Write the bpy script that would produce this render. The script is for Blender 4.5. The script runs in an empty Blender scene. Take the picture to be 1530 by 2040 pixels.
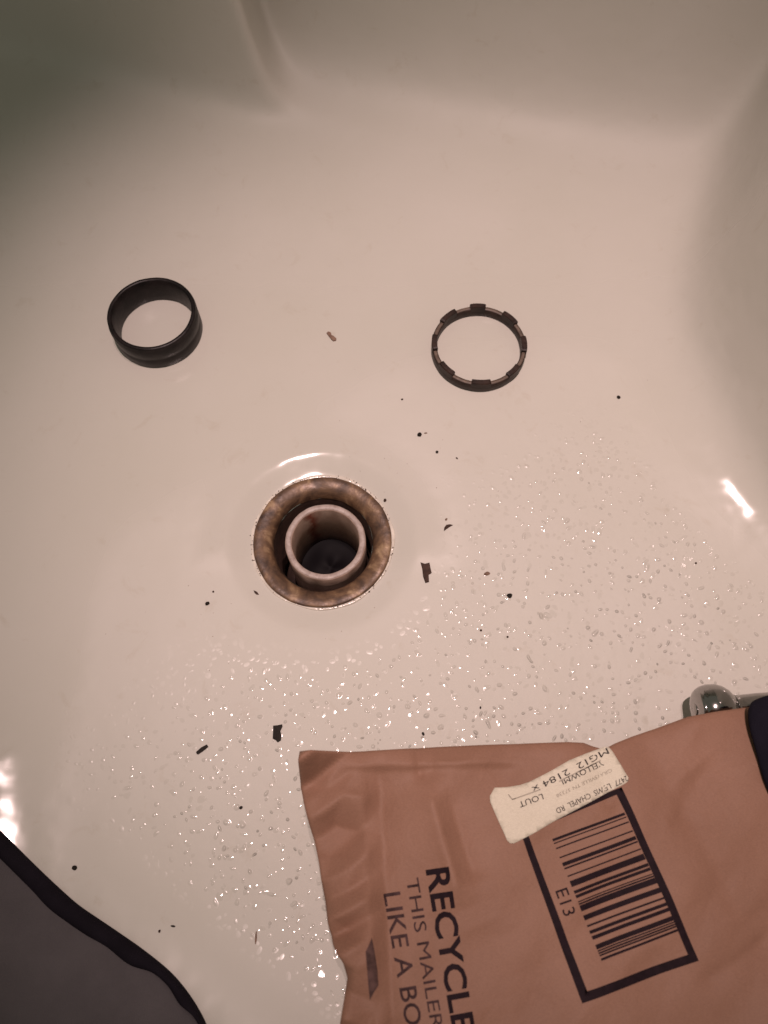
import bpy, bmesh, math, random
import numpy as np
from mathutils import Vector, Euler
S = bpy.context.scene
C = S.collection
random.seed(7)

# ---------------------------------------------------------------- camera
PX_F = 1550.0; CX, CY = 765.0, 1020.0            # focal length and centre in photo pixels
TH = math.radians(22.0); HC = 0.445
ST, CT = math.sin(TH), math.cos(TH)
cam = bpy.data.cameras.new('camera'); co = bpy.data.objects.new('camera', cam); C.objects.link(co)
co.location = (0, 0, HC); co.rotation_euler = (TH, 0, 0)
cam.sensor_fit = 'VERTICAL'; cam.sensor_height = 24.0
cam.lens = PX_F / 2040.0 * 24.0
cam.dof.use_dof = True; cam.dof.focus_distance = 0.44; cam.dof.aperture_fstop = 6.5
cam.clip_start = 0.01; cam.clip_end = 50
S.camera = co

# ---------------------------------------------------------------- world and lamps
w = bpy.data.worlds.new('World'); S.world = w; w.use_nodes = True
bg = w.node_tree.nodes['Background']
bg.inputs[0].default_value = (0.87, 0.84, 0.69, 1); bg.inputs[1].default_value = 0.19
S.view_settings.view_transform = 'Standard'; S.view_settings.look = 'None'
S.view_settings.exposure = 0.0; S.view_settings.gamma = 1.0

def lamp(x, y, z, tx, ty, energy, col, size, blend, rad):
    l = bpy.data.lights.new('ceiling_bulb', 'SPOT'); l.energy = energy; l.color = col
    l.spot_size = math.radians(size); l.spot_blend = blend; l.shadow_soft_size = rad
    o = bpy.data.objects.new('ceiling_bulb', l); C.objects.link(o); o.location = (x, y, z)
    o.rotation_euler = (Vector((tx, ty, 0)) - Vector((x, y, z))).to_track_quat('-Z', 'Y').to_euler()
LAMPCOL = (1.0, 0.73, 0.70)
for lx, ly, en in ((-0.03, 0.165, 58.0), (0.045, 0.215, 17.5)):
    lamp(lx, ly, 1.40, lx*0.3 + 0.062, 0.205, en, LAMPCOL, 37, 1.0, 0.007)
# ---------------------------------------------------------------- helpers
def ray(px, py):
    u = (px - CX) / PX_F; v = (py - CY) / PX_F
    return Vector((u, ST - v*CT, -(CT + v*ST)))
def at(px, py, z=0.0):
    d = ray(px, py); t = (z - HC) / d.z
    return Vector((d.x*t, d.y*t, z))
def link(name, me, mat=None, parent=None, smooth=True):
    if mat is not None and len(me.materials) == 0: me.materials.append(mat)
    if smooth:
        me.polygons.foreach_set('use_smooth', [True]*len(me.polygons))
    o = bpy.data.objects.new(name, me); C.objects.link(o)
    if parent is not None: o.parent = parent
    return o
def tag(o, label=None, cat=None, group=None, kind=None):
    if label: o['label'] = label
    if cat: o['category'] = cat
    if group: o['group'] = group
    if kind: o['kind'] = kind
    return o
def empty(name, loc=(0, 0, 0)):
    o = bpy.data.objects.new(name, None); C.objects.link(o); o.location = loc; o.empty_display_size = 0.01
    return o
def mesh(name, V, F):
    m = bpy.data.meshes.new(name); m.from_pydata([tuple(v) for v in V], [], F); m.update(); return m
def mat(name):
    m = bpy.data.materials.new(name); m.use_nodes = True
    nt = m.node_tree; b = nt.nodes['Principled BSDF']
    return m, nt, b
def noise(nt, scale, detail=3, rough=0.5, vec=None, dist=0.0):
    n = nt.nodes.new('ShaderNodeTexNoise'); n.inputs['Scale'].default_value = scale
    n.inputs['Detail'].default_value = detail; n.inputs['Roughness'].default_value = rough
    n.inputs['Distortion'].default_value = dist
    if vec is not None: nt.links.new(vec, n.inputs['Vector'])
    return n
def ramp(nt, fac, stops):
    r = nt.nodes.new('ShaderNodeValToRGB'); e = r.color_ramp.elements
    while len(e) > len(stops): e.remove(e[-1])
    while len(e) < len(stops): e.new(0.5)
    for i, (p, c) in enumerate(stops):
        e[i].position = p; e[i].color = (c[0], c[1], c[2], 1)
    nt.links.new(fac, r.inputs[0]); return r
def objco(nt):
    return nt.nodes.new('ShaderNodeTexCoord').outputs['Object']
def math_n(nt, op, a, b=None, clamp=False):
    n = nt.nodes.new('ShaderNodeMath'); n.operation = op; n.use_clamp = clamp
    for i, v in enumerate((a, b)):
        if v is None: continue
        if isinstance(v, (int, float)): n.inputs[i].default_value = v
        else: nt.links.new(v, n.inputs[i])
    return n.outputs[0]
def bump(nt, b, height, strength, dist, normal=None):
    n = nt.nodes.new('ShaderNodeBump'); n.inputs['Strength'].default_value = strength
    n.inputs['Distance'].default_value = dist
    nt.links.new(height, n.inputs['Height'])
    if normal is not None: nt.links.new(normal, n.inputs['Normal'])
    if b is not None: nt.links.new(n.outputs[0], b.inputs['Normal'])
    return n.outputs[0]

# ---------------------------------------------------------------- materials
def enamel_mat():
    m, nt, b = mat('cream_enamel'); oc = objco(nt)
    n1 = noise(nt, 7, 4, 0.55, oc)
    r1 = ramp(nt, n1.outputs[0], [(0.3, (0.54, 0.53, 0.465)), (0.7, (0.575, 0.56, 0.505))])
    n2 = noise(nt, 60, 5, 0.7, oc, 0.6)          # faint scuffs and soap marks
    r2 = ramp(nt, n2.outputs[0], [(0.60, (1, 1, 1)), (0.80, (0.90, 0.87, 0.83))])
    mx = nt.nodes.new('ShaderNodeMix'); mx.data_type = 'RGBA'; mx.blend_type = 'MULTIPLY'; mx.inputs[0].default_value = 1
    nt.links.new(r1.outputs[0], mx.inputs[6]); nt.links.new(r2.outputs[0], mx.inputs[7])
    nt.links.new(mx.outputs[2], b.inputs['Base Color'])
    at_ = nt.nodes.new('ShaderNodeAttribute'); at_.attribute_name = 'grip'
    nr = noise(nt, 30, 3, 0.5, oc)
    rr = ramp(nt, nr.outputs[0], [(0.3, (0.11,)*3), (0.7, (0.16,)*3)])
    du = nt.nodes.new('ShaderNodeAttribute'); du.attribute_name = 'soap_film'   # dull film on the far sides
    # anti-slip pebbling: scattered low pimples of uneven height over a fine mottle
    wp = noise(nt, 60, 2, 0.5, oc)
    av = nt.nodes.new('ShaderNodeVectorMath'); av.operation = 'MULTIPLY_ADD'; av.inputs[1].default_value = (0.012,)*3
    nt.links.new(wp.outputs['Color'], av.inputs[0]); nt.links.new(oc, av.inputs[2])
    vo = nt.nodes.new('ShaderNodeTexVoronoi'); vo.inputs['Scale'].default_value = 250; nt.links.new(av.outputs[0], vo.inputs['Vector'])
    sc = nt.nodes.new('ShaderNodeSeparateColor'); nt.links.new(vo.outputs['Color'], sc.inputs[0])
    hh = math_n(nt, 'MULTIPLY', math_n(nt, 'POWER', sc.outputs[0], 1.3), 1.5)
    rad = math_n(nt, 'ADD', math_n(nt, 'MULTIPLY', sc.outputs[1], 0.20), 0.24)
    q = math_n(nt, 'DIVIDE', vo.outputs['Distance'], rad)
    pm = math_n(nt, 'SUBTRACT', 1.0, math_n(nt, 'MULTIPLY', q, q), clamp=True)
    pim = math_n(nt, 'MULTIPLY', math_n(nt, 'MULTIPLY', pm, pm), hh)
    mot = noise(nt, 190, 1.0, 0.5, oc)
    s = math_n(nt, 'ADD', pim, math_n(nt, 'MULTIPLY', mot.outputs[0], 0.55))
    h = math_n(nt, 'MULTIPLY', s, at_.outputs['Fac'])
    onp = math_n(nt, 'MULTIPLY', pm, 8.0, clamp=True)
    am = nt.nodes.new('ShaderNodeAttribute'); am.attribute_name = 'matte'
    onp = math_n(nt, 'MULTIPLY', onp, math_n(nt, 'MULTIPLY', at_.outputs['Fac'], 3.0, clamp=True))
    gr = math_n(nt, 'MULTIPLY', am.outputs['Fac'], math_n(nt, 'SUBTRACT', 0.48, math_n(nt, 'MULTIPLY', onp, 0.52)))
    ro = math_n(nt, 'ADD', math_n(nt, 'ADD', rr.outputs[0], gr), math_n(nt, 'MULTIPLY', du.outputs['Fac'], 0.42))
    nt.links.new(ro, b.inputs['Roughness'])
    wv = noise(nt, 34, 2, 0.5, oc)               # gentle waviness of the shell
    n0 = bump(nt, None, wv.outputs[0], 0.5, 0.0020)
    bump(nt, b, h, 1.0, 0.00075, n0)
    b.inputs['Specular IOR Level'].default_value = 0.42
    return m
ENAMEL = enamel_mat()
def simple(name, col, rough, metal=0.0, var=0.0, scale=60, bumpd=0.0, bscale=300, spec=0.5):
    m, nt, b = mat(name); oc = objco(nt)
    if var > 0:
        n = noise(nt, scale, 4, 0.6, oc)
        c0 = tuple(max(0, c*(1-var)) for c in col); c1 = tuple(min(1, c*(1+var)) for c in col)
        r = ramp(nt, n.outputs[0], [(0.3, c0), (0.7, c1)]); nt.links.new(r.outputs[0], b.inputs['Base Color'])
    else: b.inputs['Base Color'].default_value = (*col, 1)
    b.inputs['Roughness'].default_value = rough; b.inputs['Metallic'].default_value = metal
    b.inputs['Specular IOR Level'].default_value = spec
    if bumpd > 0:
        nb = noise(nt, bscale, 4, 0.6, oc); bump(nt, b, nb.outputs[0], 0.8, bumpd)
    return m
def brass_mat():
    m, nt, b = mat('tarnished_brass'); oc = objco(nt)
    n = noise(nt, 75, 5, 0.62, oc, 0.5)
    r = ramp(nt, n.outputs[0], [(0.32, (0.035, 0.020, 0.014)), (0.46, (0.095, 0.056, 0.034)), (0.57, (0.165, 0.098, 0.054)), (0.70, (0.36, 0.25, 0.145))])
    nt.links.new(r.outputs[0], b.inputs['Base Color'])
    n2 = noise(nt, 130, 3, 0.6, oc)
    r2 = ramp(nt, n2.outputs[0], [(0.3, (0.36,)*3), (0.7, (0.62,)*3)]); nt.links.new(r2.outputs[0], b.inputs['Roughness'])
    b.inputs['Metallic'].default_value = 0.15
    n3 = noise(nt, 160, 4, 0.6, oc); bump(nt, b, n3.outputs[0], 0.7, 0.0006)
    return m
BRASS = brass_mat()
def pipe_mat():
    m, nt, b = mat('stained_pipe'); oc = objco(nt)
    sx = nt.nodes.new('ShaderNodeSeparateXYZ'); nt.links.new(oc, sx.inputs[0])
    n = noise(nt, 90, 4, 0.6, oc)
    base = ramp(nt, n.outputs[0], [(0.3, (0.46, 0.32, 0.25)), (0.7, (0.66, 0.50, 0.41))])
    # rust streak running down the inner wall at one bearing
    ang = math_n(nt, 'ARCTAN2', sx.outputs[1], sx.outputs[0])
    wob = math_n(nt, 'MULTIPLY', math_n(nt, 'SUBTRACT', n.outputs[0], 0.5), 0.8)
    da = math_n(nt, 'ABSOLUTE', math_n(nt, 'ADD', math_n(nt, 'SUBTRACT', ang, 2.05), wob))
    st = math_n(nt, 'SUBTRACT', 1.0, math_n(nt, 'MULTIPLY', da, 3.6), clamp=True)
    below = math_n(nt, 'MULTIPLY', math_n(nt, 'SUBTRACT', 0.000, sx.outputs[2]), 400.0, clamp=True)
    fac = math_n(nt, 'MULTIPLY', math_n(nt, 'MULTIPLY', st, below), 0.95)
    mx = nt.nodes.new('ShaderNodeMix'); mx.data_type = 'RGBA'
    nt.links.new(fac, mx.inputs[0]); nt.links.new(base.outputs[0], mx.inputs[6]); mx.inputs[7].default_value = (0.26, 0.06, 0.03, 1)
    # black slime deeper down
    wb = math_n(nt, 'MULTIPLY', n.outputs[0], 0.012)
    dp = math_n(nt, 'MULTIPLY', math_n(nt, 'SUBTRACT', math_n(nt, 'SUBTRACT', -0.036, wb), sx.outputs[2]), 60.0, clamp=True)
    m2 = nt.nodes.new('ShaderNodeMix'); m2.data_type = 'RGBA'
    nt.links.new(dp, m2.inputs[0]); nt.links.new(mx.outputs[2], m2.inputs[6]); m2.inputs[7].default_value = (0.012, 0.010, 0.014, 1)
    # rim cut clean and paler
    top = math_n(nt, 'MULTIPLY', math_n(nt, 'ADD', sx.outputs[2], 0.0004), 3000.0, clamp=True)
    m3 = nt.nodes.new('ShaderNodeMix'); m3.data_type = 'RGBA'
    nt.links.new(top, m3.inputs[0]); nt.links.new(m2.outputs[2], m3.inputs[6])
    rimc = ramp(nt, noise(nt, 160, 4, 0.7, oc).outputs[0], [(0.35, (0.27, 0.21, 0.18)), (0.65, (0.46, 0.39, 0.35))])
    nt.links.new(rimc.outputs[0], m3.inputs[7])
    nt.links.new(m3.outputs[2], b.inputs['Base Color'])
    b.inputs['Roughness'].default_value = 0.5
    n3 = noise(nt, 500, 3, 0.6, oc); bump(nt, b, n3.outputs[0], 0.6, 0.0003)
    return m
PIPE = pipe_mat()
DARKSHOE = simple('grimy_brass_shoe', (0.032, 0.018, 0.013), 0.6, 0.0, 0.5, 120, 0.0006, 200)
SLUDGE = simple('black_water', (0.006, 0.005, 0.006), 0.6, spec=0.08)
SEAL = simple('clear_sealant', (0.66, 0.62, 0.54), 0.15, 0, 0.2, 120, 0.0006, 180)
PLASTIC = simple('black_plastic', (0.009, 0.006, 0.006), 0.42, 0, 0.8, 90, 0.0003, 260, 0.3)
RINGBROWN = simple('brown_stained_rubber', (0.026, 0.014, 0.010), 0.5, 0, 0.6, 140, 0.0004, 300, 0.3)
SLOT = simple('scraped_rubber', (0.13, 0.095, 0.072), 0.5, 0, 0.4, 260, 0.0003, 400)
GRIT = [simple('dark_brown_flake', (0.050, 0.028, 0.020), 0.6, 0, 0.4, 400, 0.0003, 900, 0.15),
        simple('black_flake', (0.016, 0.012, 0.009), 0.6, 0, 0.4, 400, 0.0003, 900, 0.15),
        simple('tan_flake', (0.20, 0.13, 0.095), 0.6, 0, 0.4, 400, 0.0003, 900, 0.15)]
CHROME = simple('chrome', (0.36, 0.345, 0.335), 0.12, 1.0)
INK = simple('black_ink', (0.014, 0.007, 0.010), 0.7, 0, 0.3, 300, spec=0.12)
FADEDINK = simple('faded_ink', (0.05, 0.028, 0.028), 0.7, 0, 0.5, 260, spec=0.12)
GHOSTINK = simple('ghosted_ink', (0.085, 0.05, 0.045), 0.7, 0, 0.4, 260, spec=0.12)
LABELINK = simple('label_ink', (0.03, 0.025, 0.025), 0.7, spec=0.12)
FAINTINK = simple('faint_label_ink', (0.30, 0.27, 0.21), 0.6)
def paper_mat(name, ca, cb, sc):
    m, nt, b = mat(name); oc = objco(nt)
    n = noise(nt, 14, 5, 0.6, oc); r = ramp(nt, n.outputs[0], [(0.3, ca), (0.7, cb)])
    mp = nt.nodes.new('ShaderNodeMapping'); mp.inputs['Scale'].default_value = (1, 3.5, 1); nt.links.new(oc, mp.inputs[0])
    n2 = noise(nt, 900, 3, 0.7, mp.outputs[0])
    r2 = ramp(nt, n2.outputs[0], [(0.35, (0.90,)*3), (0.65, (1.06,)*3)])
    mx = nt.nodes.new('ShaderNodeMix'); mx.data_type = 'RGBA'; mx.blend_type = 'MULTIPLY'; mx.inputs[0].default_value = 1
    nt.links.new(r.outputs[0], mx.inputs[6]); nt.links.new(r2.outputs[0], mx.inputs[7]); nt.links.new(mx.outputs[2], b.inputs['Base Color'])
    b.inputs['Roughness'].default_value = 0.62; b.inputs['Specular IOR Level'].default_value = 0.3
    n3 = noise(nt, sc, 6, 0.65, oc, 0.5); bump(nt, b, n3.outputs[0], 0.6, 0.0012)
    return m
KRAFT = paper_mat('kraft_paper', (0.235, 0.126, 0.082), (0.287, 0.158, 0.107), 60)
LABELPAPER = paper_mat('label_paper', (0.62, 0.58, 0.46), (0.68, 0.64, 0.52), 90)
CLOTH = simple('grey_fabric', (0.098, 0.090, 0.094), 0.9, 0, 0.12, 30, 0.0006, 1400, 0.1)
BIND = simple('black_binding', (0.010, 0.008, 0.012), 0.85, 0, 0.2, 80, 0.0006, 900, 0.1)
BLACKCLOTH = simple('black_fabric', (0.009, 0.008, 0.014), 0.85, 0, 0.2, 80, 0.0005, 900, 0.1)

# ---------------------------------------------------------------- the tub shell
DC = at(643, 1080, -0.004)                        # drain centre
def ss(x, a, b):
    t = np.clip((x-a)/(b-a), 0, 1); return t*t*(3-2*t)
def smax(a, b, k): return 0.5*(a + b + np.sqrt((a-b)**2 + k*k))
def smin(a, b, k): return 0.5*(a + b - np.sqrt((a-b)**2 + k*k))
def fil(d, k, r): return k*0.5*(d + np.sqrt(d*d + r*r)) - k*0.0
def line_d(X, Y, p, q):                           # distance to the left side of p->q
    dx, dy = q.x-p.x, q.y-p.y; L = math.hypot(dx, dy)
    return (-(dy)*(X-p.x) + dx*(Y-p.y))/L
RY = []; RX = []
for px, py in ((1410, 60), (1424, 330), (1398, 480), (1372, 600), (1378, 700), (1432, 820), (1495, 940), (1580, 1060), (1760, 1180), (1900, 1500), (1950, 2100)):
    p = at(px, py); RY.append(p.y); RX.append(p.x)
RY = np.array(RY[::-1]); RX = np.array(RX[::-1])
_fy = np.linspace(-0.4, 1.0, 600); _fx = np.interp(_fy, RY, RX)
_k = np.exp(-0.5*(np.arange(-30, 31)/9.0)**2); _k /= _k.sum()
_fx = np.convolve(np.pad(_fx, 30, mode='edge'), _k, mode='valid')
LA, LB = at(0, 112), at(520, 243)
MA, MB = at(560, 176), at(1390, 345)
NA, NB = at(-40, 1500), at(600, 2010)
def tub_z(X, Y):
    X = np.asarray(X, float); Y = np.asarray(Y, float)
    dl = line_d(X, Y, LA, LB); dm = line_d(X, Y, MA, MB)
    dr = X - np.interp(Y, _fy, _fx)
    dn = -line_d(X, Y, NA, NB)
    # the upright side of the projecting block runs along +y from LB
    dside = (LB.x + 0.004) - X
    e = 0.010
    left = smin(fil(dl - 0.002, 14.0, 0.008), fil(dside, 8.0, 0.016), 0.03)
    mid = fil(dm - 0.012, 5.0, 0.028)
    right = fil(dr - 0.009, 14.0, 0.016)
    near_b = fil(-(Y + 0.066) - 0.06*X, 0.45, 0.04)
    near_l = fil(-(X + 0.203) - 0.25*(Y - 0.02), 0.75, 0.04)*(1 - ss(Y, 0.03, 0.16))
    near = smin(smax(near_b, near_l, 0.004) - 0.001, 0.070 + 0*dn, 0.02)
    z = smax(mid, right, 0.05) - 0.025
    z = smax(z, left, 0.012) - 0.002
    z = smax(z, near, 0.006) - 0.002
    r = np.hypot(X-DC.x, Y-DC.y)
    z = z + 0.0007*np.clip((r-0.06)/0.1, 0, 3)
    dish = -0.0050*(1-np.clip((smin(smax(r, 0.0435, 0.0015), 0.0578, 0.0022)-0.0435)/0.0143, 0, 1))
    bead = 0.0
    z = z + dish + bead
    return np.minimum(z, 0.42)
base0 = float(tub_z(DC.x, DC.y + 0.07))
def floor_at(px, py):
    z = 0.0
    for _ in range(6):
        p = at(px, py, z); z = float(tub_z(p.x, p.y))
    return at(px, py, z)
xs = np.arange(-0.44, 0.46, 0.002); ys = np.arange(-0.26, 0.84, 0.002)
X, Y = np.meshgrid(xs, ys); Z = tub_z(X, Y)
nx, ny = len(xs), len(ys)
V = np.stack([X.ravel(), Y.ravel(), Z.ravel()], 1)
i = np.arange((ny-1)*(nx-1)); a = (i//(nx-1))*nx + i % (nx-1)
Q = np.stack([a, a+1, a+nx+1, a+nx], 1)
cen = V[Q].mean(1)
Q = Q[np.hypot(cen[:, 0]-DC.x, cen[:, 1]-DC.y) > 0.0385]
me = bpy.data.meshes.new('bathtub'); me.vertices.add(len(V)); me.vertices.foreach_set('co', V.ravel())
me.loops.add(Q.size); me.loops.foreach_set('vertex_index', Q.ravel().astype(np.int32))
me.polygons.add(len(Q)); me.polygons.foreach_set('loop_start', np.arange(0, Q.size, 4, dtype=np.int32))
me.polygons.foreach_set('loop_total', np.full(len(Q), 4, dtype=np.int32)); me.update(calc_edges=True); me.validate()
# where the moulded anti-slip pebbling lies
ga = me.attributes.new('grip', 'FLOAT', 'POINT')
GA, GB = at(150, 1340), at(1000, 800)
g = ss(-line_d(X, Y, GA, GB), 0.0, 0.15)
g2 = ss(-(Y - (DC.y + 0.11)), -0.01, 0.03)
dn = -line_d(X, Y, NA, NB); g3 = 1-ss(dn, -0.045, 0.0)
dr = X - np.interp(Y, _fy, _fx); g4 = 1-ss(dr, -0.11, -0.05)
rr = np.hypot(X-DC.x, Y-DC.y); g5 = ss(rr, 0.062, 0.10)
G = g*g2*g3*g4*g5
ga.data.foreach_set('value', G.ravel().astype(np.float32))
G2 = ss(-line_d(X, Y, GA, GB), -0.09, -0.02)*ss(-(Y - (DC.y + 0.11)), -0.05, 0.0)*(1-ss(dn, 0.0, 0.035))*(1-ss(dr, -0.08, -0.03))*np.maximum(ss(rr, 0.0600, 0.095), ss(DC.y - Y, 0.0, 0.03))*ss(X, -0.185, -0.15)
ma = me.attributes.new('matte', 'FLOAT', 'POINT'); ma.data.foreach_set('value', G2.ravel().astype(np.float32))
fa = me.attributes.new('soap_film', 'FLOAT', 'POINT')
fa.data.foreach_set('value', (ss(Y, 0.30, 0.42)).ravel().astype(np.float32))
tub = link('bathtub', me, ENAMEL); tag(tub, 'cream glossy bathtub shell with pebbled floor and raised sides', kind='structure')

# ---------------------------------------------------------------- drain
def lathe(name, prof, m, parent=None, n=128, closed=False, wob=0.0, seed=1, loc=(0, 0, 0)):
    rnd = random.Random(seed); ph = [rnd.uniform(0, 6.28) for _ in range(8)]
    V = []; F = []
    for (r, z) in prof:
        for k in range(n):
            a = 2*math.pi*k/n
            d = wob*(math.sin(3*a+ph[0])+0.7*math.sin(7*a+ph[1]+z*900)+0.5*math.sin(13*a+ph[2]-z*1500)+0.3*math.sin(29*a+ph[3]))
            V.append(((r+d)*math.cos(a), (r+d)*math.sin(a), z+d*0.6))
    P = len(prof)
    for p in range(P if closed else P-1):
        q = (p+1) % P
        for k in range(n):
            k2 = (k+1) % n
            F.append((p*n+k, p*n+k2, q*n+k2, q*n+k))
    o = link(name, mesh(name, V, F), m, parent); o.location = loc
    return o
dz = float(tub_z(DC.x + 0.045, DC.y))
drain = tag(empty('drain', (DC.x, DC.y, dz)), 'round tarnished brass drain with a cut pipe standing inside it', 'drain')
mm = 0.001
lathe('flange', [(38.6*mm, -3*mm), (41.2*mm, -0.6*mm), (42.0*mm, 0.1*mm), (42.1*mm, 0.8*mm), (41.8*mm, 1.2*mm), (41.2*mm, 1.5*mm), (38.5*mm, 1.5*mm), (35.0*mm, 0.6*mm), (32.9*mm, -0.6*mm), (31.5*mm, -2.4*mm),
                 (30.8*mm, -4.6*mm), (30.5*mm, -6*mm)], BRASS, drain, 160, wob=0.00013, seed=3)
lathe('drain_shoe', [(30.6*mm, -5.8*mm), (30.2*mm, -9*mm), (29.6*mm, -10*mm), (29.6*mm, -72*mm), (20*mm, -74*mm), (0.5*mm, -74*mm)], DARKSHOE, drain, 96, wob=0.00012, seed=5)
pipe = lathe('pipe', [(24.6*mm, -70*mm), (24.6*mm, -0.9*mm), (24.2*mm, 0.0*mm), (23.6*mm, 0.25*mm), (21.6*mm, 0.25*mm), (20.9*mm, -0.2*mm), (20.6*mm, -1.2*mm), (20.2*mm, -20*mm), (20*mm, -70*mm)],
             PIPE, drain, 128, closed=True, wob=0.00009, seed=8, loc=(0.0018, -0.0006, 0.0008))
# black standing water with lumps inside the pipe
V = [(0, 0, 0)]; F = []; nr, na = 10, 48
for a_ in range(1, nr+1):
    for k in range(na):
        t = 2*math.pi*k/na; r = 0.0200*a_/nr
        V.append((r*math.cos(t), r*math.sin(t), 0.0012*math.sin(r*260)*math.cos(t*2+1)+0.0010*math.sin(t*3+2)*r*50))
for k in range(na): F.append((0, 1+k, 1+(k+1) % na))
for a_ in range(nr-1):
    for k in range(na):
        b0 = 1+a_*na; b1 = b0+na; F.append((b0+k, b1+k, b1+(k+1) % na, b0+(k+1) % na))
o = link('sludge', mesh('sludge', V, F), SLUDGE, drain); o.location = (0.0018, -0.0006, -0.052)
# bead of sealant squeezed out round the flange
V = []; F = []; n = 200; m_ = 10; rnd = random.Random(4); ph = [rnd.uniform(0, 6.28) for _ in range(6)]
for k in range(n):
    a_ = 2*math.pi*k/n
    size = 0.0012 + 0.0009*max(0, math.sin(a_*1.0+0.1+0.6))*0.6 + 0.0004*math.sin(5*a_+ph[0]) + 0.0003*math.sin(11*a_+ph[1])
    size += 0.0012*math.exp(-((a_-3.1)/0.35)**2) + 0.0008*math.exp(-((a_-1.7)/0.3)**2)
    size = max(size*0.62, 0.0004); R0 = 0.0422 + size*0.6
    for j in range(m_):
        b_ = 2*math.pi*j/m_
        V.append(((R0+size*math.cos(b_))*math.cos(a_), (R0+size*math.cos(b_))*math.sin(a_), -0.0002+size*0.55*math.sin(b_)))
for k in range(n):
    for j in range(m_):
        k2 = (k+1) % n; j2 = (j+1) % m_
        F.append((k*m_+j, k2*m_+j, k2*m_+j2, k*m_+j2))
link('sealant_bead', mesh('sealant_bead', V, F), SEAL, drain)
# grime crumbs stuck round the flange edge
def crumbs(name, pts, m, parent=None):
    bm = bmesh.new(); rnd = random.Random(11)
    for (x, y, z, s) in pts:
        r = bmesh.ops.create_icosphere(bm, subdivisions=1, radius=s)
        sx, sy, sz = rnd.uniform(.6, 1.5), rnd.uniform(.6, 1.5), rnd.uniform(.3, .7)
        for v in r['verts']:
            v.co = Vector((v.co.x*sx*rnd.uniform(.7, 1.3)+x, v.co.y*sy*rnd.uniform(.7, 1.3)+y, v.co.z*sz+z))
    me = bpy.data.meshes.new(name); bm.to_mesh(me); bm.free()
    return link(name, me, m, parent, smooth=False)
rnd = random.Random(21); pts = []
for k in range(120):
    a_ = rnd.choice([rnd.gauss(3.14, .35), rnd.gauss(0.9, .5), rnd.gauss(-0.5, .6), rnd.uniform(0, 6.28), rnd.gauss(1.9, .4)])
    r_ = 0.0423 + abs(rnd.gauss(0, 0.0007)); pts.append((r_*math.cos(a_), r_*math.sin(a_), 0.0004, rnd.uniform(0.00015, 0.00042)))
tag(crumbs('grime', pts, GRIT[0], drain), kind='stuff')

# ---------------------------------------------------------------- the two rings
# 1: deep smooth sleeve
B1 = floor_at(318, 660)
def put_ring_height(base, target_py):
    return None
sl = tag(empty('sleeve', (B1.x, B1.y, B1.z)), 'deep smooth black plastic sleeve ring left of and above the drain', 'ring')
Ro, Hh = 0.0288, 0.0205
lathe('sleeve_wall', [(Ro-3.2*mm, 0.2*mm), (Ro-0.4*mm, 0), (Ro, 0.5*mm), (Ro, 7.0*mm), (Ro-0.25*mm, 7.6*mm), (Ro-0.25*mm, 9.4*mm), (Ro, 10*mm), (Ro+0.2*mm, Hh-3.8*mm), (Ro-0.2*mm, Hh-3.2*mm), (Ro-0.2*mm, Hh-0.8*mm), (Ro-0.8*mm, Hh),
                      (Ro-2.5*mm, Hh), (Ro-3.1*mm, Hh-0.7*mm), (Ro-3.6*mm, 6*mm), (Ro-3.6*mm, 0.8*mm)], PLASTIC, sl, 128, closed=True, wob=0.00006, seed=2)
# 2: shallow castellated ring
B2 = floor_at(952, 700)
cr = tag(empty('notched_ring', (B2.x, B2.y, B2.z)), 'thin dark brown notched ring right of and above the drain', 'ring')
Rb, Ri, Hb, Ht = 0.0310, 0.0278, 0.0074, 0.0101
lathe('ring_band', [(Rb-0.3*mm, 0), (Rb, 0.4*mm), (Rb, Hb-0.5*mm), (Rb-0.4*mm, Hb), (Ri+0.3*mm, Hb), (Ri, Hb-0.4*mm), (Ri, 0.3*mm), (Ri+0.2*mm, 0)], RINGBROWN, cr, 144, closed=True, wob=0.00005, seed=6)
lathe('ring_ledge', [(Rb-0.55*mm, Hb-0.2*mm), (Rb-0.6*mm, Hb+0.12*mm), (Ri+0.55*mm, Hb+0.12*mm), (Ri+0.5*mm, Hb-0.2*mm)], SLOT, cr, 144, closed=True, wob=0.00004, seed=7)
tabm = None
for k, adeg in enumerate((90, 46, 2, -44, -90, -137, -182, -226)):
    if tabm is None:
        V = []; F = []; N = 10; w_ = math.radians(23)
        prof = [(Rb+0.25*mm, Hb-2.2*mm), (Rb+0.3*mm, Ht-0.5*mm), (Rb-0.2*mm, Ht), (Ri+0.1*mm, Ht), (Ri-0.12*mm, Ht-0.4*mm), (Ri-0.12*mm, Hb-2.2*mm)]
        for q in range(N+1):
            a_ = -w_/2 + w_*q/N
            inset = 0.0 if 0 < q < N else 0.0
            for (r, z) in prof: V.append((r*math.cos(a_), r*math.sin(a_), z - (0.0003 if q in (0, N) and z > Hb else 0)))
        P = len(prof)
        for q in range(N):
            for p in range(P):
                p2 = (p+1) % P; F.append((q*P+p, q*P+p2, (q+1)*P+p2, (q+1)*P+p))
        F.append(tuple(range(P))); F.append(tuple(range(N*P, N*P+P))[::-1])
        tabm = mesh('tab', V, F); tabm.materials.append(RINGBROWN)
    o = bpy.data.objects.new('tab', tabm); C.objects.link(o); o.parent = cr; o.rotation_euler = (0, 0, math.radians(adeg+random.uniform(-2.5, 2.5))); o.scale = (1, random.uniform(0.82, 1.1), random.uniform(0.96, 1.05))

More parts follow.
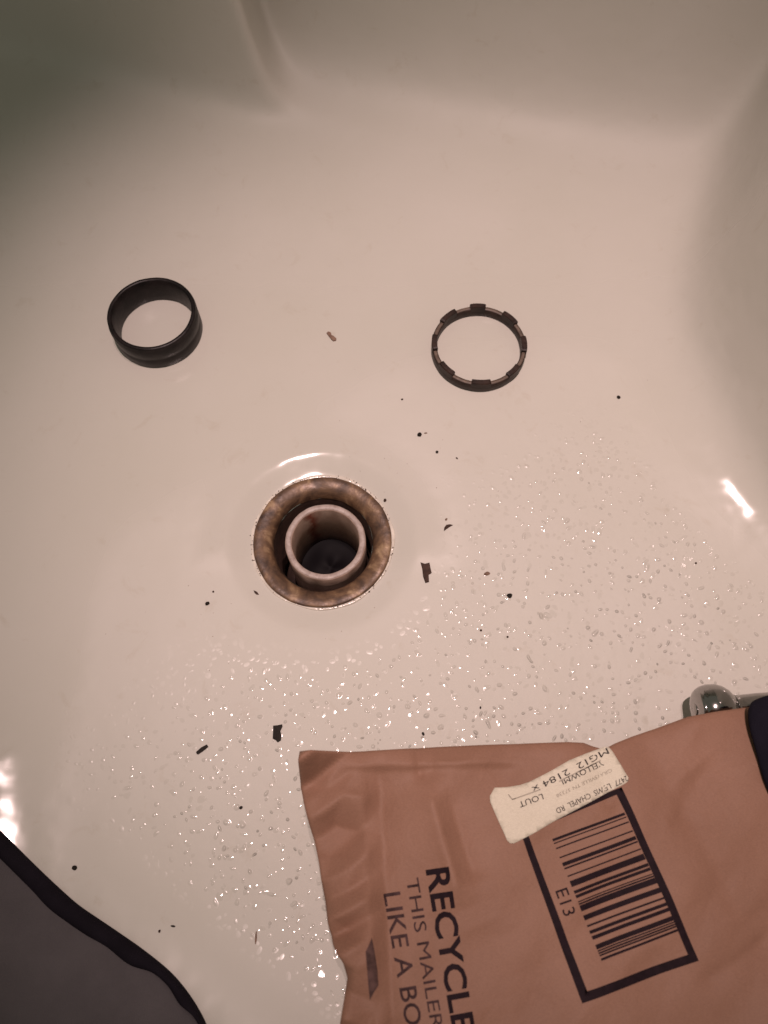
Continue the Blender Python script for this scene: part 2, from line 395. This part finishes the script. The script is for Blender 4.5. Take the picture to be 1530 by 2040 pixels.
# ---------------------------------------------------------------- debris
def flake(poly, h, m, label, cat='debris', name='flake', group=None, curl=0.0):
    pts = [floor_at(*p) for p in poly]
    c = sum(pts, Vector())/len(pts); n = len(pts); rnd = random.Random(len(label)+n)
    V = []; F = []
    lift = [curl*rnd.uniform(0, 1) for _ in pts]
    for p, l in zip(pts, lift): V.append((p.x-c.x, p.y-c.y, 0.00003+l))
    for p, l in zip(pts, lift): V.append(((p.x-c.x)*.93, (p.y-c.y)*.93, h*rnd.uniform(.8, 1.2)+l))
    V.append((0, 0, h*1.15))
    for k in range(n):
        k2 = (k+1) % n; F.append((k, k2, n+k2, n+k)); F.append((n+k, n+k2, 2*n))
    F.append(tuple(range(n))[::-1])
    o = link(name, mesh(name, V, F), m, smooth=False); o.location = c
    return tag(o, label, cat, group)
def blob(px, py, w_, h_, ang, m, label, name='crumb', seed=0):
    c = floor_at(px, py); rnd = random.Random(seed+int(px)); s = 0.000305
    bm = bmesh.new(); bmesh.ops.create_icosphere(bm, subdivisions=2, radius=1)
    for v in bm.verts:
        k = rnd.uniform(.82, 1.15); v.co = Vector((v.co.x*w_*s*.5*k, v.co.y*h_*s*.5*k, v.co.z*min(w_, h_)*s*.35*k))
    me = bpy.data.meshes.new(name); bm.to_mesh(me); bm.free()
    o = link(name, me, m, smooth=False); o.location = c + Vector((0, 0, min(w_, h_)*s*.25)); o.rotation_euler = (0, 0, math.radians(ang))
    return tag(o, label, 'debris')
Zp = lambda L, ox, oy, s: [(ox+x/s, oy+y/s) for x, y in L]
flake(Zp([(230, 615), (285, 632), (340, 618), (352, 680), (368, 745), (330, 768), (335, 855), (290, 868), (262, 790), (250, 690)], 800, 1020, 6.12), .0007, GRIT[0], 'largest ragged dark brown flake, right of the drain', curl=.0004)
flake(Zp([(935, 1640), (985, 1636), (1032, 1626), (1036, 1650), (1013, 1700), (1026, 1750), (1018, 1800), (985, 1822), (960, 1795), (930, 1780), (934, 1700)], 370, 1140, 5.368), .0008, GRIT[1], 'black jagged flake below the drain, near the corner of the brown mailer', curl=.0004)
flake(Zp([(110, 1925), (170, 1872), (228, 1842), (244, 1868), (180, 1920), (135, 1950), (118, 1945)], 370, 1140, 5.368), .0009, GRIT[1], 'slim black stick-shaped flake left of the jagged black flake', curl=.0003)
flake(Zp([(515, 235), (520, 190), (545, 160), (590, 152), (628, 160), (585, 185), (545, 212)], 800, 1020, 6.12), .0006, GRIT[0], 'small curved brown sliver above the largest brown flake', curl=.0003)
flake(Zp([(460, 520), (520, 475), (600, 500), (620, 590), (680, 620), (770, 690), (760, 750), (680, 775), (610, 720), (550, 640)], 620, 630, 15.3), .0008, GRIT[2], 'tan crumb of dirt lying between the two rings', curl=.0002)
flake(Zp([(725, 192), (765, 212), (785, 242), (755, 240), (735, 220)], 370, 1140, 5.368), .0006, GRIT[0], 'tiny brown sliver just left of the drain rim, lower side')
blob(1232, 792, 8, 8, 10, GRIT[1], 'lone round black crumb right of the notched ring')
blob(835.5, 866.5, 10, 9, 30, GRIT[1], 'round black crumb below and left of the notched ring')
blob(848, 863, 7, 3, 5, GRIT[2], 'tiny pale crumb touching the round black crumb below the notched ring')
blob(870.5, 901, 6, 6, 0, GRIT[1], 'smaller dark speck just below the round black crumb under the notched ring')
blob(889, 1035, 6, 4, 40, GRIT[2], 'tiny tan dot just above the curved brown sliver')
blob(970, 1143, 13, 7, 18, GRIT[2], 'pale tan oval bit between the largest flake and the mailer side')
blob(1015, 1187, 11, 9, 10, GRIT[1], 'dark angular crumb, lower right of the pale tan oval bit')
blob(413.5, 1202.5, 9, 7, 40, GRIT[1], 'dark crumb left of the drain, level with its lower rim')
blob(425, 1179, 4, 4, 0, GRIT[0], 'minute speck above the dark crumb left of the drain')
blob(149, 1729, 9, 8, 0, GRIT[1], 'round black crumb near the dark-edged grey cloth')
blob(958, 1256, 5, 4, 0, GRIT[0], 'left of two tiny specks on the pebbled floor below the dark angular crumb')
blob(1011, 1269, 4, 4, 0, GRIT[0], 'right of two tiny specks on the pebbled floor below the dark angular crumb')
blob(767, 997, 6, 7, 0, GRIT[0], 'brown speck touching the upper right of the drain dish')
blob(801, 796, 5, 4, 0, GRIT[0], 'tiny speck left below the notched ring')
blob(910, 913, 3, 6, 40, GRIT[0], 'minute sliver below the notched ring, right of the small dark speck')
blob(1386, 1122, 4, 4, 0, GRIT[0], 'tiny speck near the curved right side of the tub')
blob(480, 1609, 7, 5, 30, GRIT[1], 'dark speck on the pebbled floor left of the mailer corner')
blob(345, 1845, 8, 3, -8, GRIT[1], 'tiny dark sliver on the smooth lower left of the tub')
blob(318, 1855, 4, 5, 0, GRIT[0], 'tiny dark speck beside the sliver on the smooth lower left of the tub')
blob(510, 1868, 3, 20, 0, GRIT[2], 'faint upright hair-thin mark low in the tub, left of the mailer')
blob(957, 1410, 3, 5, 0, GRIT[1], 'tiny black fleck among the sparkles above the mailer edge')
blob(843, 1462, 5, 7, 20, GRIT[1], 'tiny black fleck touching the top edge of the mailer')
rnd = random.Random(5); pts = []
for k in range(45):
    px, py = rnd.choice([(rnd.gauss(830, 130), rnd.gauss(930, 80)), (rnd.gauss(560, 160), rnd.gauss(1250, 120)), (rnd.uniform(60, 1400), rnd.uniform(400, 1450))])
    p = floor_at(px, py)
    if math.hypot(p.x-DC.x, p.y-DC.y) < 0.046: continue
    pts.append((p.x, p.y, p.z, rnd.uniform(0.00010, 0.00024)))
tag(crumbs('dust_specks', pts, GRIT[2]), 'scattered dust specks on the tub floor', 'dust', kind='stuff')

# ---------------------------------------------------------------- paper mailer
def seg_d(px, py, a_, b_):
    ax, ay = a_; bx, by = b_; dx, dy = bx-ax, by-ay; L2 = dx*dx+dy*dy
    t = max(0, min(1, ((px-ax)*dx+(py-ay)*dy)/L2)); qx, qy = ax+dx*t, ay+dy*t
    s = ((px-ax)*dy-(py-ay)*dx)/math.sqrt(L2)
    return math.hypot(px-qx, py-qy), s
CREASE = [((832, 1486), (836, 1542), -0.0016, 10), ((860, 1600), (905, 1760), 0.0016, 30), ((1180, 1480), (1215, 1600), -0.0016, 30),
          ((1385, 1440), (1330, 1640), 0.0014, 60), ((1300, 1500), (1460, 1800), -0.0012, 70), ((1420, 1950), (1520, 1880), -0.0016, 50)]
STEP = [((600, 1574), (700, 1496), 0.0200, 42), ((722, 1545), (752, 2100), -0.0045, 34),
        ((833, 1486), (836, 1540), -0.0030, 24), ((700, 1538), (1020, 1530), 0.0020, 12), ((862, 1600), (910, 1760), -0.0040, 36)]
_rl = random.Random(31); LAT = {}
def lat(i_, j): 
    k = (i_, j)
    if k not in LAT: LAT[k] = random.Random(i_*7919+j*104729+5).uniform(-1, 1)
    return LAT[k]
def facets(px, py, cell, rot):
    """height of a crumpled sheet: random heights on a triangle lattice joined by flat facets"""
    c_, s_ = math.cos(rot), math.sin(rot)
    px = px + 12*math.sin(py*0.021+px*0.008); py = py + 12*math.sin(px*0.019-py*0.006+2)
    x = (px*c_+py*s_)/cell; y = (-px*s_+py*c_)/(cell*1.35); i_, j = math.floor(x), math.floor(y); u, v = x-i_, y-j
    if u + v < 1: return lat(i_, j)*(1-u-v)+lat(i_+1, j)*u+lat(i_, j+1)*v
    return lat(i_+1, j+1)*(u+v-1)+lat(i_, j+1)*(1-u)+lat(i_+1, j)*(1-v)
def relief(px, py):
    h = 0.0
    for a_, b_, A, W in CREASE:
        d, s = seg_d(px, py, a_, b_)
        h += 2.2*A*math.exp(-d/W)*(1 if d > 3 else (0.85+0.05*d))
    for a_, b_, A, W in STEP:                     # folded facets: height changes across the fold line
        dx, dy = b_[0]-a_[0], b_[1]-a_[1]; L_ = math.hypot(dx, dy)
        t = ((px-a_[0])*dx+(py-a_[1])*dy)/L_; s_ = ((px-a_[0])*dy-(py-a_[1])*dx)/L_
        k_ = 1/(1+math.exp(-(t+6)/10))/(1+math.exp((t-L_-6)/10))
        q = max(0.0, min(1.0, s_/W)); h += A*k_*q*(math.exp(-max(0, s_-W)/(W*1.6)))
    wl = 1/(1+math.exp((px-725-0.05*(py-1600))/14)); wt = 1/(1+math.exp((py-1545)/10))*0.25
    h += (0.0006 + 0.0062*max(wl, wt)*min(1, max(0, (py-1480)/120)))*facets(px, py, 46, 0.35) + 0.0018*facets(px, py, 190, -0.25)
    h += 0.0010*math.sin(px*0.011+py*0.006)+0.0009*math.sin(px*0.017-py*0.013+1.3)+0.0005*math.sin(px*0.03+py*0.024+0.4)
    return h
LEFT = [(1495, 604), (1502, 603), (1570, 598), (1640, 615), (1720, 634), (1790, 645), (1850, 655), (1885, 664), (1915, 684), (1950, 692), (2000, 684), (2060, 674), (2260, 660)]
TOP = [(590, 1503), (603, 1502), (720, 1497), (860, 1488), (1000, 1482), (1130, 1478), (1165, 1479), (1188, 1487), (1205, 1492), (1228, 1480), (1260, 1467), (1310, 1450), (1370, 1428), (1430, 1417), (1480, 1410), (1620, 1393), (1700, 1385)]
def itp(L, v): return float(np.interp(v, [a_ for a_, _ in L], [b_ for _, b_ in L]))
MZ0, MSL = 0.060, 0.10
def on_mailer(px, py, off=0.0):
    # the sheet leans up towards the near side of the tub
    d = ray(px, py)                               # z = MZ0 + MSL*(y0 - y)
    y0 = 0.05
    t = (MZ0 + MSL*y0 - HC)/(d.z + MSL*d.y)
    return Vector((d.x*t, d.y*t, HC+d.z*t + relief(px, py) + off))
mailer = tag(empty('mailer', tuple(on_mailer(1100, 1760))), 'creased brown paper mailer with printed barcode box and recycling words', 'mailer')
MO = Vector(mailer.location)
NU, NV = 190, 130
V = []; F = []
for j in range(NV+1):
    for i_ in range(NU+1):
        u = i_/NU; v = j/NV
        px = 600 + (1690-600)*u; ty = itp(TOP, px); py = ty + (2230-ty)*v
        lx = itp(LEFT, py); px = lx + (1690-lx)*u; ty = itp(TOP, px); py = ty + (2230-ty)*v
        edge = min(u*1000, v*700, 60)/60; puff = 0.0
        V.append(on_mailer(px, py, -0.0014*(1-min(1, edge*3))**2) - MO)
top_n = len(V)
for j in range(NV+1):
    for i_ in range(NU+1):
        u = i_/NU; v = j/NV; e = min(u*1000, v*700, (1-u)*1000, (1-v)*700)
        p = V[j*(NU+1)+i_].copy(); p.z -= 0.0006 + 0.010*min(1, e/200.0); V.append(p)
R_ = NU+1
for j in range(NV):
    for i_ in range(NU):
        a_ = j*R_+i_; F.append((a_, a_+R_, a_+R_+1, a_+1)); b_ = a_+top_n; F.append((b_, b_+1, b_+R_+1, b_+R_))
for i_ in range(NU):
    F.append((i_, i_+1, top_n+i_+1, top_n+i_)); k = NV*R_+i_; F.append((k+1, k, top_n+k, top_n+k+1))
for j in range(NV):
    k = j*R_; F.append((k+R_, k, top_n+k, top_n+k+R_)); k = j*R_+NU; F.append((k, k+R_, top_n+k+R_, top_n+k))
link('paper_envelope', mesh('paper_envelope', V, F), KRAFT, mailer)

def drape(bm, name, m, off, parent, step=12.0, org=None):
    """cut a flat pixel-plane mesh into small cells and lay it on the mailer surface"""
    xs_ = [v.co.x for v in bm.verts]; ys_ = [v.co.y for v in bm.verts]
    x = math.floor(min(xs_)/step)*step
    while x < max(xs_):
        bmesh.ops.bisect_plane(bm, geom=bm.verts[:]+bm.edges[:]+bm.faces[:], plane_co=(x, 0, 0), plane_no=(1, 0, 0)); x += step
    y = math.floor(min(ys_)/step)*step
    while y < max(ys_):
        bmesh.ops.bisect_plane(bm, geom=bm.verts[:]+bm.edges[:]+bm.faces[:], plane_co=(0, y, 0), plane_no=(0, 1, 0)); y += step
    bmesh.ops.triangulate(bm, faces=bm.faces[:])
    par = parent
    for v in bm.verts: v.co = on_mailer(v.co.x, v.co.y, off) - MO
    bm.normal_update()
    me = bpy.data.meshes.new(name); bm.to_mesh(me); bm.free()
    return link(name, me, m, par, smooth=True)
def poly_bm(polys):
    bm = bmesh.new()
    for P in polys: bm.faces.new([bm.verts.new((x, y, 0)) for x, y in P])
    return bm
def text_bm(s, org, read, cap, length=None, bold=0.0, track=1.0, shear=0.0):
    cu = bpy.data.curves.new('lettering', 'FONT'); cu.body = s; cu.size = 1.0; cu.offset = bold; cu.space_character = track
    cu.resolution_u = 3
    o = bpy.data.objects.new('tmp', cu); C.objects.link(o)
    dg = bpy.context.evaluated_depsgraph_get(); me = bpy.data.meshes.new_from_object(o.evaluated_get(dg))
    bpy.data.objects.remove(o)
    bm = bmesh.new(); bm.from_mesh(me); bpy.data.meshes.remove(me)
    x1 = max(v.co.x for v in bm.verts); x0 = min(v.co.x for v in bm.verts)
    L = math.hypot(*read); rx, ry = read[0]/L, read[1]/L; ux, uy = ry, -rx
    sc = cap/0.70; sx = (length/(x1-x0)) if length else sc
    for v in bm.verts:
        a_ = (v.co.x-x0)*sx; b_ = v.co.y*sc + shear*a_
        v.co = Vector((org[0]+rx*a_+ux*b_, org[1]+ry*a_+uy*b_, 0))
    return bm
PO = 0.00022
# frame round the barcode
OT = [(1035, 1652), (1238, 1568), (1392, 1914), (1159, 1998)]
IN = [(1051, 1659), (1229, 1583), (1371, 1902), (1169, 1974)]
drape(poly_bm([[OT[k], OT[(k+1) % 4], IN[(k+1) % 4], IN[k]] for k in range(4)]), 'barcode_frame', INK, PO, mailer, 14)
bars = [(390, 14), (409, 4), (438, 5), (490, 5), (530, 20), (553, 6), (596, 5), (640, 33), (687, 17), (712, 17), (742, 4), (755, 6), (780, 33), (835, 28), (882, 7), (917, 18), (948, 20), (1000, 26), (1022, 5), (1035, 6), (1048, 6), (1070, 13)]
def lerp(a_, b_, t): return (a_[0]+(b_[0]-a_[0])*t, a_[1]+(b_[1]-a_[1])*t)
L0, L1 = (1102.5, 1674), (1198, 1912); R0_, R1 = (1243.5, 1621), (1350, 1852)
P = []
for y, th in bars:
    th = th*1.5 if th < 8 else th
    f0 = (y-th/2-390)/680.0; f1 = (y+th/2-390)/680.0
    P.append([lerp(L0, L1, f0), lerp(R0_, R1, f0), lerp(R0_, R1, f1), lerp(L0, L1, f1)])
drape(poly_bm(P), 'barcode', INK, PO, mailer, 16)
drape(text_bm('E13', (1107, 1776), (0.33, 0.94), 25, 54), 'barcode_caption', INK, PO, mailer)
drape(text_bm('RECYCLE', (849, 1733), (0.165, 0.98), 44, 330, bold=0.022), 'heading_print', INK, PO, mailer)
drape(text_bm('THIS MAILER JUST', (809, 1752), (0.165, 0.98), 25, 428), 'second_line_print', FADEDINK, PO, mailer)
drape(text_bm('LIKE A BOX', (764, 1782), (0.165, 0.98), 34, 315, bold=0.008), 'third_line_print', FADEDINK, PO, mailer)
drape(poly_bm([[(741, 1866), (746, 1890), (752, 1930), (754, 1962), (745, 1975), (737, 1992), (734, 1960), (732, 1930), (729, 1892), (735, 1880)]]), 'printed_block', GHOSTINK, PO*3, mailer)
# white address label, partly torn
LB_ = [(986, 1569), (1010, 1568), (1036, 1564), (1056, 1557), (1095, 1537), (1133, 1515), (1170, 1500), (1204, 1488), (1213, 1489), (1219, 1496), (1236, 1523), (1251, 1549), (1251, 1556), (1245, 1561), (1180, 1596), (1106, 1635), (1060, 1662), (1024, 1680), (1016, 1680), (1010, 1674), (995, 1640), (977, 1598), (976, 1586)]
bm = poly_bm([LB_])
lab = drape(bm, 'address_label', LABELPAPER, 0.0005, mailer, 12)
so = lab.modifiers.new('thickness', 'SOLIDIFY'); so.thickness = 0.0002; so.offset = 0
LO = 0.00075
rd = (-0.905, 0.425)
def lt(name, s, org, cap, length, m=LABELINK, bold=0.0, read=rd):
    o = drape(text_bm(s, org, read, cap, length, bold), name, m, LO, lab, 12)
    return o
lt('label_code', 'MG12  2184 x', (1208, 1490), 12.5, 170, bold=0.0, read=(-0.885, 0.465))
lt('label_name', 'YELLOWMI', (1199, 1514), 11.5, 92, bold=0.0, read=(-0.905, 0.43))
lt('label_name', 'LOUT', (1079, 1581), 12, 50, bold=0.0, read=(-0.94, 0.34))
lt('label_town', 'GRAYSVILLE TN 37338', (1217, 1531), 7, 122, FAINTINK)
lt('label_street', '2477  LEWIS  CHAPEL  RD', (1247, 1545), 11.5, 156, bold=0.0, read=(-0.905, 0.425))
drape(poly_bm([[(1012, 1583), (1020, 1594), (1022, 1593), (1014, 1582)], [(1020, 1592), (1075, 1572), (1076, 1574), (1021, 1594)], [(1112, 1556), (1196, 1514), (1197, 1516), (1113, 1558)]]), 'label_rule', FAINTINK, LO, lab, 12)

# ---------------------------------------------------------------- chrome fitting behind the mailer
cc = at(1424, 1412, 0.030)
ch = tag(empty('chrome_fitting', (cc.x, cc.y, cc.z)), 'rounded chrome fitting with a short stem poking out behind the mailer', 'fitting')
def xlathe(name, prof, m, parent, n=64):
    V = []; F = []
    for (x, r) in prof:
        for k in range(n):
            a_ = 2*math.pi*k/n; V.append((x, r*math.cos(a_), r*math.sin(a_)))
    for p in range(len(prof)-1):
        for k in range(n):
            k2 = (k+1) % n; F.append((p*n+k, (p+1)*n+k, (p+1)*n+k2, p*n+k2))
    F.append(tuple(range(n))); F.append(tuple(range((len(prof)-1)*n, len(prof)*n))[::-1])
    return link(name, mesh(name, V, F), m, parent)
s = 0.000248
xlathe('knob', [(-41*s, 8*s), (-41*s, 26*s), (-39.5*s, 34*s), (-36*s, 40*s), (-34*s, 41.5*s), (-33.2*s, 41*s), (-32.4*s, 43*s), (-24*s, 48*s), (-12*s, 51*s), (4*s, 51*s), (18*s, 47*s), (30*s, 39*s), (37*s, 31*s), (41*s, 27*s), (41.5*s, 22*s)], CHROME, ch)
xlathe('stem', [(38*s, 22*s), (42*s, 27*s), (44*s, 25*s), (60*s, 25*s), (90*s, 26*s), (200*s, 26*s)], CHROME, ch)
xlathe('knob_cap', [(-44*s, 1*s), (-44*s, 9*s), (-42*s, 12*s), (-40.5*s, 13*s)], CHROME, ch)
ch.rotation_euler = (0, 0, math.radians(4))

# ---------------------------------------------------------------- black fabric at the right edge
def puffy(name, poly, z, th, m, parent=None, ground=None, rings=8):
    """closed cushion-like body from a pixel outline, at height z"""
    pts = [at(px, py, z) for px, py in poly]; c = sum(pts, Vector())/len(pts); n = len(pts)
    V = []; F = []
    for r in range(rings+1):
        t = math.pi*r/rings; k = math.sin(t); zz = math.cos(t)
        sc = 1 - 0.0
        for p in pts:
            d = (p-c); L = d.length; inn = max(0.02, (L - th*(1-k))/L) if 0 < r < rings else max(0.02, (L-th)/L)
            V.append((d.x*inn, d.y*inn, zz*th*0.5))
    for r in range(rings):
        for k in range(n):
            k2 = (k+1) % n; F.append((r*n+k, (r+1)*n+k, (r+1)*n+k2, r*n+k2))
    F.append(tuple(range(n))); F.append(tuple(range(rings*n, rings*n+n))[::-1])
    o = link(name, mesh(name, V, F), m, parent)
    if parent is None: o.location = c
    else: o.location = c - parent.location
    return o
def smooth_loop(P, it=2):
    for _ in range(it):
        Q_ = []
        for k in range(len(P)):
            a_, b_ = P[k], P[(k+1) % len(P)]
            Q_.append((a_[0]*.75+b_[0]*.25, a_[1]*.75+b_[1]*.25)); Q_.append((a_[0]*.25+b_[0]*.75, a_[1]*.25+b_[1]*.75))
        P = Q_
    return P
o = puffy('black_fabric', smooth_loop([(1490, 1440), (1491, 1402), (1512, 1390), (1545, 1381), (1620, 1380), (1680, 1500), (1660, 1680), (1580, 1660), (1540, 1600), (1518, 1545), (1504, 1490)]), 0.067, 0.005, BLACKCLOTH)
tag(o, 'near-black fabric lying over the mailer edge and chrome stem', 'fabric')

# ---------------------------------------------------------------- grey cloth with dark edging, lower left
UP = [(-120, 1545), (-60, 1596), (0, 1652), (60, 1712), (110, 1760), (155, 1800), (195, 1828), (235, 1855), (285, 1890), (330, 1926), (360, 1957), (388, 1995), (412, 2040), (440, 2110), (455, 2190)]
LO_ = [(-120, 1612), (-60, 1655), (0, 1708), (60, 1768), (95, 1805), (130, 1834), (172, 1862), (215, 1888), (260, 1922), (305, 1937), (335, 1962), (358, 1998), (392, 2030), (418, 2105), (432, 2190)]
CZ = 0.03
cl = tag(empty('grey_cloth', tuple(at(120, 1950, CZ))), 'dark-edged grey cloth draped over the lower left rim of the tub', 'cloth')
CO = Vector(cl.location)
def resample(L, n):
    t = np.linspace(0, len(L)-1, n); i0 = np.minimum(t.astype(int), len(L)-2); f = t-i0
    A = np.array(L, float); 
    # catmull-rom
    pm = A[np.maximum(i0-1, 0)]; p0 = A[i0]; p1 = A[i0+1]; p2 = A[np.minimum(i0+2, len(L)-1)]; f = f[:, None]
    return 0.5*((2*p0)+(-pm+p1)*f+(2*pm-5*p0+4*p1-p2)*f*f+(-pm+3*p0-3*p1+p2)*f**3)
NU2 = 120; U_ = resample(UP, NU2); W_ = resample(LO_, NU2)
V = []; F = []; M_ = 20
for k in range(NU2):
    a_ = floor_at(*U_[k])+Vector((0, 0, .001)); b_ = floor_at(*W_[k])+Vector((0, 0, .001)); c_ = (a_+b_)/2; h_ = (a_-b_)/2
    for j in range(M_):
        t = 2*math.pi*j/M_
        V.append(c_ + h_*math.cos(t) + Vector((0, 0, 0.0036*math.sin(t)*(1+0.12*math.sin(k*0.4)))) - CO)
for k in range(NU2-1):
    for j in range(M_):
        j2 = (j+1) % M_; F.append((k*M_+j, k*M_+j2, (k+1)*M_+j2, (k+1)*M_+j))
F.append(tuple(range(M_))[::-1]); F.append(tuple(range((NU2-1)*M_, NU2*M_)))
link('dark_edging', mesh('dark_edging', V, F), BIND, cl)
V = []; F = []; NJ = 60
dirv = Vector((-0.74, -0.67, 0))
for side in (0, 1):
    for k in range(NU2):
        b_ = floor_at(*((W_[k]*0.75+U_[k]*0.25)))
        for j in range(NJ+1):
            t = j/NJ; s_ = t*0.16
            p = b_ + dirv*s_
            z = 0.002*(1-math.exp(-s_*120)) + 0.006*(1-math.cos(s_*40))*0.5 + 0.0022*math.sin(p.x*70+p.y*30) *min(1, s_*40) + 0.0016*math.sin(p.x*40-p.y*110+1)*min(1, s_*40)
            V.append(Vector((p.x, p.y, max(b_.z, float(tub_z(p.x, p.y)))+0.002+z - (0.0015 if side else 0))) - CO)
W2 = NJ+1; N2 = NU2*W2
for k in range(NU2-1):
    for j in range(NJ):
        a_ = k*W2+j; F.append((a_, a_+1, a_+W2+1, a_+W2)); b_ = a_+N2; F.append((b_, b_+W2, b_+W2+1, b_+1))
for k in range(NU2-1):
    for j in (0, NJ):
        a_ = k*W2+j; F.append((a_, a_+W2, a_+W2+N2, a_+N2))
for k in (0, NU2-1):
    for j in range(NJ):
        a_ = k*W2+j; F.append((a_, a_+1, a_+1+N2, a_+N2))
link('cloth_panel', mesh('cloth_panel', V, F), CLOTH, cl)
